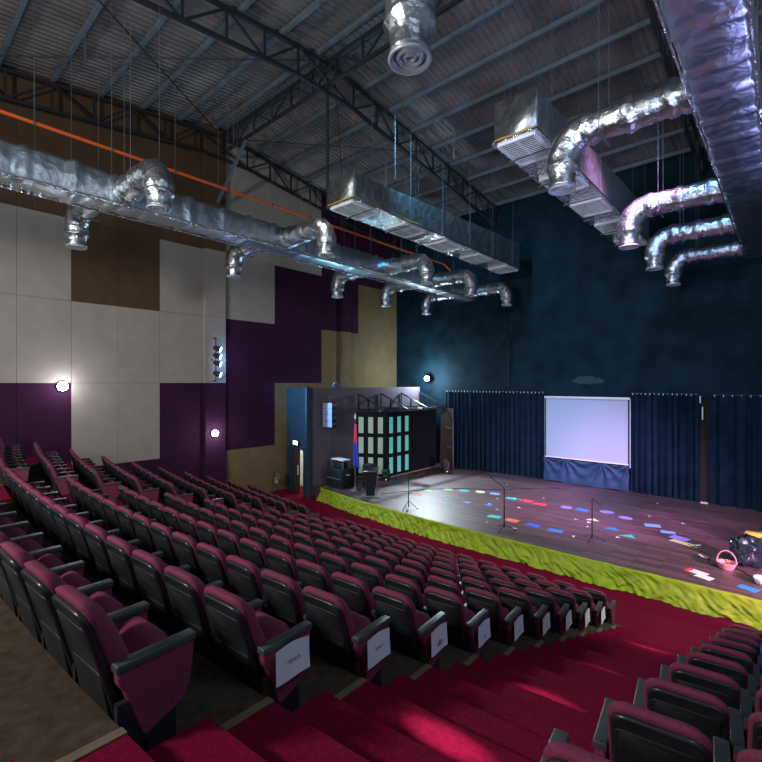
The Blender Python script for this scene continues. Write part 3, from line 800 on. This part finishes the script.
def small_speaker(label, x, y, h, rz):
    root = thing('floor_speaker', label, 'loudspeaker', (x,y,SZ), rz)
    w_ = h*.62
    rings = []
    for z, k, yb in ((0,.9,0),(.03,1,0),(h*.8,1,.02),(h*.95,.85,.04),(h,.55,.06)):
        rings.append([(px*k, py*k+yb, z) for px, py in rrect(w_, w_*.8, w_*.2, 3)])
    MB().loft([[(p[0],p[1]-w_*.4,p[2]) for p in R] for R in rings]).build('cabinet', M['boxblack'], root)
    MB().lathe([(w_*.33,0),(w_*.30,.02),(w_*.10,.035),(0.001,.03)], (0,-w_*.42,h*.35), 18, M=Matrix.Rotation(PI/2,3,'X')).build('woofer', M['dsteel'], root)
    MB().lathe([(w_*.16,0),(w_*.10,.02),(0.001,.02)], (0,-w_*.40,h*.74), 14, M=Matrix.Rotation(PI/2,3,'X')).build('tweeter', M['dsteel'], root)
    MB().bb(w_*.12,w_*.22,-w_*.435,-w_*.40,h*.10,h*.16).build('power_light', M['led'], root)
    return root
small_speaker('small black speaker on the floor below the mint window corner', -14.25, 16.35, .56, math.radians(20))
small_speaker('black speaker alone on the floor beside the left navy curtain', -13.2, 19.9, .66, math.radians(25))
# flag
fx, fy = G(355.4, 490.5, SZ)
root = thing('flag_on_pole','furled red and blue flag on a pale pole by the lectern','flag',(fx,fy,SZ))
MB().tube((0,0,.0),(0,0,3.05),.022,10).build('pole', M['rod'], root)
MB().lathe([(0.001,3.05),(.035,3.08),(.05,3.16),(.03,3.26),(.001,3.34)], n=12).build('finial', M['white'], root)
MB().lathe([(.24,0),(.24,.03),(.07,.07),(.045,.2),(.03,.22)], n=20).build('base', M['rod'], root)
for z0, z1, m_, nm in ((2.05,2.85,'flagred','flag_upper'),(1.05,2.07,'flagblue','flag_lower')):
    rings = []
    for i in range(15):
        v = i/14; z = z1 + (z0-z1)*v; g_ = (3.0-z)/2.0
        rr = .035 + .085*min(1,g_*1.3); ring = []
        for j in range(24):
            a = 2*PI*j/24; q = rr*(1+.35*math.sin(a*4+z*1.5)+.1*math.sin(a*7-z*3))
            ring.append((.05+.02*math.sin(z*2)+q*math.cos(a)*1.1, q*math.sin(a)*.8-.01, z - .08*math.cos(a)*(1 if nm=='flag_lower' else 0)*v))
        rings.append(ring)
    MB().loft(rings).build(nm, M[m_], root)
# lectern
lx, ly = G(370.5, 496.5, SZ)
root = thing('lectern','dark lectern with chrome tube frame behind the lime skirt','lectern',(lx,ly,SZ), math.radians(35))
MB().rbox((0,0,.03),(.75,.55,.05),.02).build('base', M['rod'], root)
MB().add([(-.17,-.10,.06),(.17,-.10,.06),(.24,-.14,1.0),(-.24,-.14,1.0),(-.17,.06,.06),(.17,.06,.06),(.22,.06,1.0),(-.22,.06,1.0)],
         [(0,1,2,3),(7,6,5,4),(0,4,5,1),(1,5,6,2),(2,6,7,3),(3,7,4,0)]).build('front_panel', M['setblack'], root)
for s in (-1,1):
    MB().path([(s*.27,.12,.05),(s*.24,.10,.55),(s*.30,-.05,1.05)], .022, 8).build('tube_frame', M['chrome'], root)
MB().rbox((0,-.02,1.10),(.66,.46,.05),.02,rot=Matrix.Rotation(math.radians(14),3,'X')).build('reading_top', M['setblack'], root)
MB().rbox((0,-.24,1.05),(.64,.03,.07),.012).build('top_lip', M['chrome'], root)

def mic_stand(label, px, py, h, boom, group='microphone stands', tripod_z=.16, rz=0, hub=None):
    x, y = G(px, py, SZ)
    root = thing('microphone_stand', label, 'microphone stand', (x,y,SZ), rz, group)
    MB().tube((0,0,.05),(0,0,h*.55),.022,8).tube((0,0,h*.55),(0,0,h),.018,8).build('pole', M['boxblack'], root)
    MB().tube((0,0,h*.53),(0,0,h*.58),.024,10).build('clutch', M['boxblack'], root)
    for i in range(3):
        a = i*2*PI/3+.5
        MB().path([(0,0,tripod_z),(.33*math.cos(a),.33*math.sin(a),.015)], .013, 6).tube((.32*math.cos(a),.32*math.sin(a),.012),(.37*math.cos(a),.37*math.sin(a),.012),.018,6).build('leg', M['boxblack'], root)
    MB().path([(0,0,h),boom[0],boom[1]], .016, 6).build('boom', M['boxblack'], root)
    d = (Vector(boom[1])-Vector(boom[0])).normalized(); e = Vector(boom[1])
    MB().tube(e, e+d*.13, .017, 10, r2=.022).tube(e+d*.13, e+d*.18, .027, 10).build('microphone', M['dsteel'], root)
mic_stand('black microphone stand at centre stage in front of the screen', 592.2, 540, 1.18, ((.0,0,1.22),(.10,.06,1.12)))
mic_stand('black boom microphone stand mid-stage among the coloured cards', 504.2, 529.5, 1.30, ((-.02,0,1.33),(-.30,-.05,1.52)))
mic_stand('low black stand with slanted boom near the stage edge beside lectern', 408.5, 508.5, 1.12, ((-.08,0,1.10),(.36,.25,1.26)), tripod_z=.30)

# cards on the stage floor
CARDS = [(448,489.5,'limegreen','o',.44),(464,490.7,'teal','o',.46),(480.3,492,'paleyellow','o',.46),(494.8,493.8,'sky','o',.46),(511.6,498.5,'teal','q',.44),
 (527.6,501,'red','q',.44),(540,504.3,'red','q',.46),(446.2,499.7,'teal','t',.34),(467.5,502.3,'violet','t',.40),(489,504.8,'azure','t',.40),(494.3,516.8,'teal','q',.44),
 (512,520.5,'orange','q',.44),(533.2,525.3,'blue','q',.44),(555.4,530.8,'azure','q',.44),(566.5,507.4,'violet','o',.42),(582,510,'azure','q',.46),(592.4,519.7,'paleyellow','t',.40),
 (607,512,'violet','o',.48),(625.7,518,'violet','o',.44),(611.7,528.8,'azure','t',.44),(628.4,536,'teal','t',.42),(652.6,525.7,'sky','q',.46),(668,532.3,'sky','q',.40),(679.7,538.3,'violet','q',.48),
 (682,543,'paleyellow','q',.42),(696,572,'red','q',.42),(699,573,'white','q',.34),(704,577.5,'white','q',.34),(748,588.6,'azure','q',.36),(417.6,494.3,'orange','o',.42),(428.5,490.7,'limegreen','o',.42)]
DESC = ['lime card beyond the low stand, left of the teal disc','teal disc, second of the left curved line','pale yellow disc in the far left curved line','light blue disc beyond the boom stand','teal square card just right of the boom stand head',
 'red card, left of the two red cards','red card, right of the two red cards','small teal card nearest the bright pool','small violet card in the inner left line','small blue card left of the boom stand pole','bright teal card left of the boom stand foot',
 'orange square card right of the boom stand foot','blue square card between the orange and azure cards','azure square card nearest the lime skirt centre','violet oval left of the centre stand','azure square just left of the centre stand pole','pale yellow triangle behind the centre stand pole',
 'violet oval right of the centre stand','violet oval furthest right beside the long shadow','blue triangle right of the centre stand','teal triangle right of the centre stand foot','light blue square left along the right-hand line','light blue square second along right-hand line','violet square touching a cream strip on the right',
 'cream strip card below the violet square','red card under white sheets near the skirt','white sheet upper of the pile near the skirt','white sheet lower of the pile near the skirt','azure card near the right edge by skirt','orange disc beside the low slanted stand','lime disc beyond the orange disc near lectern']
for idx, ((px, py, cname, sh_, s_), ds) in enumerate(zip(CARDS, DESC)):
    x, y = G(px, py, SZ); m = MB(); rot = random.uniform(-.5,.5)
    if sh_ == 'o': pts = [(s_*.5*math.cos(2*PI*i/20), s_*.42*math.sin(2*PI*i/20)) for i in range(20)]
    elif sh_ == 't': pts = [(-s_*.55,-s_*.25),(s_*.5,-s_*.3),(s_*.1,s_*.45)]
    else: pts = [(-s_*.5,-s_*.36),(s_*.5,-s_*.36),(s_*.5,s_*.36),(-s_*.5,s_*.36)]
    if idx == 24: pts = [(-.30,-.13),(.30,-.13),(.30,.13),(-.30,.13)]
    m.prism(pts, 0, .004, 'z')
    o = m.build('floor_card', CARD[cname], None, (x,y,SZ+.002+.0045*(idx in (24,26))+.009*(idx==27)), (0,0,rot if idx < 23 else -.35))
    tag(o, ds + ' on stage floor' if len(ds.split()) < 12 else ds, 'card', 'coloured cards on the stage floor')
random.seed(11)
for i in range(26):
    px = random.uniform(470,705); py = random.uniform(484,545) + max(0,(px-560))*.09
    x, y = G(px, py, SZ)
    if y > 21 or y < stageY(x)+.3: continue
    a = random.uniform(0,PI); e = random.uniform(.05,.11)
    m = MB(); m.add([(-e,-e*.4,0),(e,-e*.3,.012),(e*.8,e*.5,.002),(-e*.7,e*.4,.018)],[(0,1,2,3)])
    tag(m.build('paper_scrap', M['paper'], None, (x,y,SZ+.002), (0,0,a)), 'tiny torn white paper scrap littered on the stage floor', 'paper scrap', 'paper scraps on the stage floor')

# basket
bx, by = G(726.5, 569, SZ)
root = thing('basket','pink woven basket with a tall hoop handle on the stage','basket',(bx,by,SZ))
MB().lathe([(.001,.0),(.13,.0),(.16,.05),(.20,.15),(.215,.17),(.205,.18),(.19,.15),(.15,.06),(.001,.02)], n=24).build('bowl', M['pink'], root)
MB().path([(.2*math.cos(t)*1.0, .03, .15+.30*math.sin(t)) for t in [PI*i/14 for i in range(15)]], .016, 6).build('handle', M['pink'], root)
# bag
gx, gy = G(744, 567, SZ)
def blob(label, name, cat, loc, sx, sy, sz, m, seed, amp=.22):
    rings = []
    for i in range(1, 18):
        p = PI*i/18; ring = []
        for j in range(28):
            a = 2*PI*j/28; v = Vector((math.sin(p)*math.cos(a), math.sin(p)*math.sin(a), math.cos(p)))
            k = 1 + amp*nz((v.x*1.7+seed,v.y*1.7,v.z*1.7)) + amp*.6*abs(nz((v.x*4,v.y*4+seed,v.z*4)))
            ring.append((v.x*sx*k, v.y*sy*k, max(0, sz + v.z*sz*k)))
        rings.append(ring)
    o = MB().loft(rings).build(name, m, None, loc); return tag(o, label, cat)
o = blob('crumpled glossy black plastic bag beside the pink basket', 'plastic_bag', 'bag', (gx,gy+.15,SZ), .34, .26, .36, M['bag'], 3, .42)
MB().add([(-.3,-.22,.25),(-.1,-.32,.1),(.1,-.30,.3),(-.05,-.24,.62),(-.28,-.18,.55),(.22,-.25,.55)],[(0,1,2,3,4),(2,5,3)]).build('bag_flap', M['bag'], o)
kx, ky = G(762, 563, SZ)
root = thing('dark_crate','dark teal crate behind the black bag at the frame edge','crate',(kx+.25,ky+.9,SZ))
MB().rbox((0,0,.33),(.7,.5,.66),.03).build('crate_body', M['bluepaint'], root)
MB().bb(-.36,.36,-.27,-.25,.48,.54).build('rim', M['boxblack'], root)
o = MB().rbox((0,0,.06),(.34,.2,.12),.04).build('yellow_bundle', M['yellow'], None, (kx-.02,ky+.62,SZ+.40)); 
tag(o, 'yellow bundle lying on the black bag by the crate', 'bundle')
o.location = (gx+.16, gy+.42, SZ+.70)
wx, wy = G(764, 585, SZ)
root = thing('white_bowl','pale bowl-like container on stage floor at the frame edge','bowl',(wx,wy,SZ))
MB().lathe([(.001,0),(.12,0),(.17,.06),(.19,.14),(.17,.15),(.15,.07),(.001,.03)], n=20).build('bowl_body', M['paper'], root)
MB().lathe([(.19,.135),(.205,.145),(.19,.155)], n=20).build('bowl_rim', M['white'], root)
# cables
def cablef(label, pts):
    P = [Vector((*G(a,b,SZ), SZ+.01)) for a, b in pts]
    out = []
    for i in range(len(P)-1):
        p0 = P[max(0,i-1)]; p1 = P[i]; p2 = P[i+1]; p3 = P[min(len(P)-1,i+2)]
        for k in range(6):
            t = k/6; out.append(.5*((2*p1)+(p2-p0)*t+(2*p0-5*p1+4*p2-p3)*t*t+(3*p1-p0-3*p2+p3)*t**3))
    out.append(P[-1])
    tag(MB().path(out, .012, 5).build('stage_cable', M['cable']), label, 'cable')
cablef('black cable running from the cards past the basket', [(688,544.5),(702,552),(718,560),(735,568),(752,577),(762,582)])
cablef('small black cable loop left of the pink basket', [(720,558.5),(711,558.5),(708,561),(712,566),(722,569.5)])
cablef('black cable lying between the lectern and the orange disc', [(382,494),(392,493),(404,491.5),(418,490.3),(434,489.2),(470,489),(500,489.8),(540,488.4),(560,488.2)])

# ------------------------------------------------------------------ light fittings
def bulkhead(label, loc, nrm, r, m):
    Mx = Vector((0,0,1)).rotation_difference(Vector(nrm)).to_matrix()
    root = thing('wall_lamp', label, 'wall lamp', loc)
    MB().lathe([(r*1.05,0),(r*1.05,.06),(r*.9,.08)], n=24, M=Mx).build('backplate', M['dsteel'], root)
    MB().lathe([(r*.92,.06),(r*.85,.14),(r*.6,.20),(r*.3,.23),(.001,.24)], n=24, M=Mx).build('lens', m, root)
    return root
bulkhead('glowing round lamp on the beige and purple wall, far left', (WL,4.33,5.02), (1,0,0), .17, M['lamp'])
bulkhead('glowing round lamp low on the purple wall pier', (WL+.22,9.65,3.03), (1,0,0), .15, M['lamp'])
LX, LY, LZ = -15.45, 21.3, 5.38
root = thing('work_lamp','dazzling round work lamp above the side wall','work lamp',(LX,LY,LZ))
MB().lathe([(.15,0),(.15,-.12),(.1,-.2),(.001,-.22)], n=20, M=Vector((0,0,1)).rotation_difference(Vector((.62,-.75,-.1))).to_matrix()).build('housing', M['dsteel'], root)
MB().lathe([(.15,.001),(.13,.05),(.08,.08),(.001,.09)], n=20, M=Vector((0,0,1)).rotation_difference(Vector((.62,-.75,-.1))).to_matrix()).build('lens', M['lamp'], root)
MB().path([(0,.1,-.02),(0,.59,-.06)], .03, 6).build('bracket', M['dsteel'], root)
root = thing('led_bar','vertical bar of four small blue-white stage lights on the pier','stage light bar',(WL+.222,9.62,5.22))
MB().path([(0,0,0),(.22,0,0),(.22,0,1.78),(0,0,1.78)], .025, 6).build('upright', M['dsteel'], root)
heads = [(1.33,1.0),(1.03,.9),(.72,.9),(.28,.9)]
for i, (z, q) in enumerate(heads):
    d = Vector((.62,.70,-.30)).normalized(); Mx = Vector((0,0,1)).rotation_difference(d).to_matrix()
    h = MB().lathe([(.001,-.2),(.07,-.2),(.10,-.1),(.115,.08),(.12,.10)], (.30,.06,z), 16, M=Mx).build('lamp_head', M['dsteel'], root)
    MB().lathe([(.122,.098),(.10,.125),(.001,.13)], (.30,.06,z), 16, M=Mx).build('lens', M['lamp2'], h)
    MB().tube((.22,0,z),(.30,.06,z),.02,6).build('clamp', M['dsteel'], h)
MB().path([(.2,-.02,.95),(.05,-.16,.88),(.2,-.02,.80)], .015, 5).build('cable_loop', M['cable'], root)

# ------------------------------------------------------------------ lights
def light(kind, loc, to, energy, col, size=.3, angle=60, blend=.5, sy=None):
    d = bpy.data.lights.new('light', kind); d.energy = energy; d.color = col
    if kind == 'AREA':
        d.size = size
        if sy: d.shape = 'RECTANGLE'; d.size_y = sy
    elif kind == 'SPOT': d.spot_size = math.radians(angle); d.spot_blend = blend; d.shadow_soft_size = size
    else: d.shadow_soft_size = size
    o = bpy.data.objects.new('light', d); COL.objects.link(o); o.location = loc
    if to is not None: o.rotation_euler = (Vector(to)-Vector(loc)).to_track_quat('-Z','Y').to_euler()
    return o
# house light from behind and above the audience, then added fill and duct spots
light('AREA', (-7.2,-6.8,9.4), (-9,8,4), 1150, (1,.94,.88), 1.6, sy=1.0)
light('AREA', (3.5,3,12.5), (-8,9,2), 170, (.72,.86,1), 3)
light('AREA', (-6,-3,5.5), (-13,6,15), 430, (.95,.97,1), 3)  # added fill from below to lighten the left roof
light('SPOT', (1.5,.5,4.2), (-.8,8.5,9.6), 3000, (.55,.64,1), .4, 60, .8)  # added uplight with no fitting, brightens the underside of the right duct
light('SPOT', (1.8,15.6,3.0), (-.8,8.5,9.6), 750, (.40,.42,1), .4, 75, .8)  # added uplight with no fitting, gives the right duct its foil reflections
light('SPOT', (-16.05,14.9,5.3), (-12.4,8.5,9.6), 450, (.35,.75,1), .2, 85, .8)  # from the side-wall floodlight, up at the left duct
# work lamp
light('POINT', (LX+.15,LY-.45,LZ-.02), None, 420, (.70,.90,1), .1)
light('SPOT', (LX+.2,LY-.5,LZ), (-8.5,15.5,.5), 2600, (.75,.92,1), .1, 70, .5)
# wall lamps
light('POINT', (WL+.6,4.33,5.02), None, 30, (.95,.9,1), .1)
light('POINT', (WL+.8,9.65,3.03), None, 30, (.95,.9,1), .1)
# led bar, towards the stage
light('POINT', (WL+.75,10.1,6.1), None, 22, (.35,.5,1), .1)
light('SPOT', (WL+.85,9.95,6.2), (-10.5,17,.5), 1500, (.55,.8,1), .1, 50, .6)
light('SPOT', (WL+.85,9.95,5.9), (-15.5,17,3), 1000, (.2,.5,1), .1, 70, .6)
# stage washes
light('SPOT', (4.8,10.4,2.5), (-2.4,16.2,.5), 8500, (1,.50,.82), .10, 52, 1)
light('SPOT', (-2.5,11.5,13.2), (-5.6,18.6,.5), 10000, (.90,.40,.92), .3, 42, .9)
light('SPOT', (-11,12.2,9.5), (-9.9,14.6,.5), 1150, (.85,.95,1), .25, 44, .8)
light('SPOT', (-6.0,9.6,13.5), (-6.4,21,2.6), 1700, (.45,.62,1), .3, 30, .8)
light('SPOT', (-8.5,9.6,13.5), (-11,21.9,6), 3000, (.18,.58,1), .3, 70, .9)
light('SPOT', (-1.5,9.4,13.3), (-2.0,21.5,4), 1800, (.22,.5,1), .3, 60, .9)
light('SPOT', (1.5,17.5,6.5), (-5.0,21.5,2), 500, (.2,.5,1), .1, 70, .9)
light('SPOT', (-1.0,17.5,8.5), (-1.3,20.4,.5), 340, (1,.6,.25), .2, 35, .8)
# front light raking along the skirt
light('SPOT', (1.5,9.6,6.5), (-5,12.6,.2), 1500, (.93,1,.80), .1, 80, .8)
light('SPOT', (-9.0,6.0,13.5), (-9.5,12.6,.2), 1000, (.95,1,.85), .3, 55, .8)
# small glow pools on the stepped aisle
for (y, k, e) in ((2.6,1,260),(4.3,3,170),(6.1,5,90),(8.6,7,190)):
    o = light('SPOT', (-1.68,y-.6,zrow(k)+2.4), (-1.72,y,zrow(k)), e*2.6, (1,.66,.70), .02, 6.5, 1)
    o.scale = (3.0,1,1)
# passage behind the door
light('POINT', (-17.0,15.6,2.5), None, 120, (.95,1,.85), .2)

wd = bpy.data.worlds.new('world'); S.world = wd; wd.use_nodes = True
bg = wd.node_tree.nodes['Background']; bg.inputs['Color'].default_value = (.62,.75,1,1); bg.inputs['Strength'].default_value = .22
S.view_settings.view_transform = 'Standard'; S.view_settings.look = 'None'; S.view_settings.exposure = 0
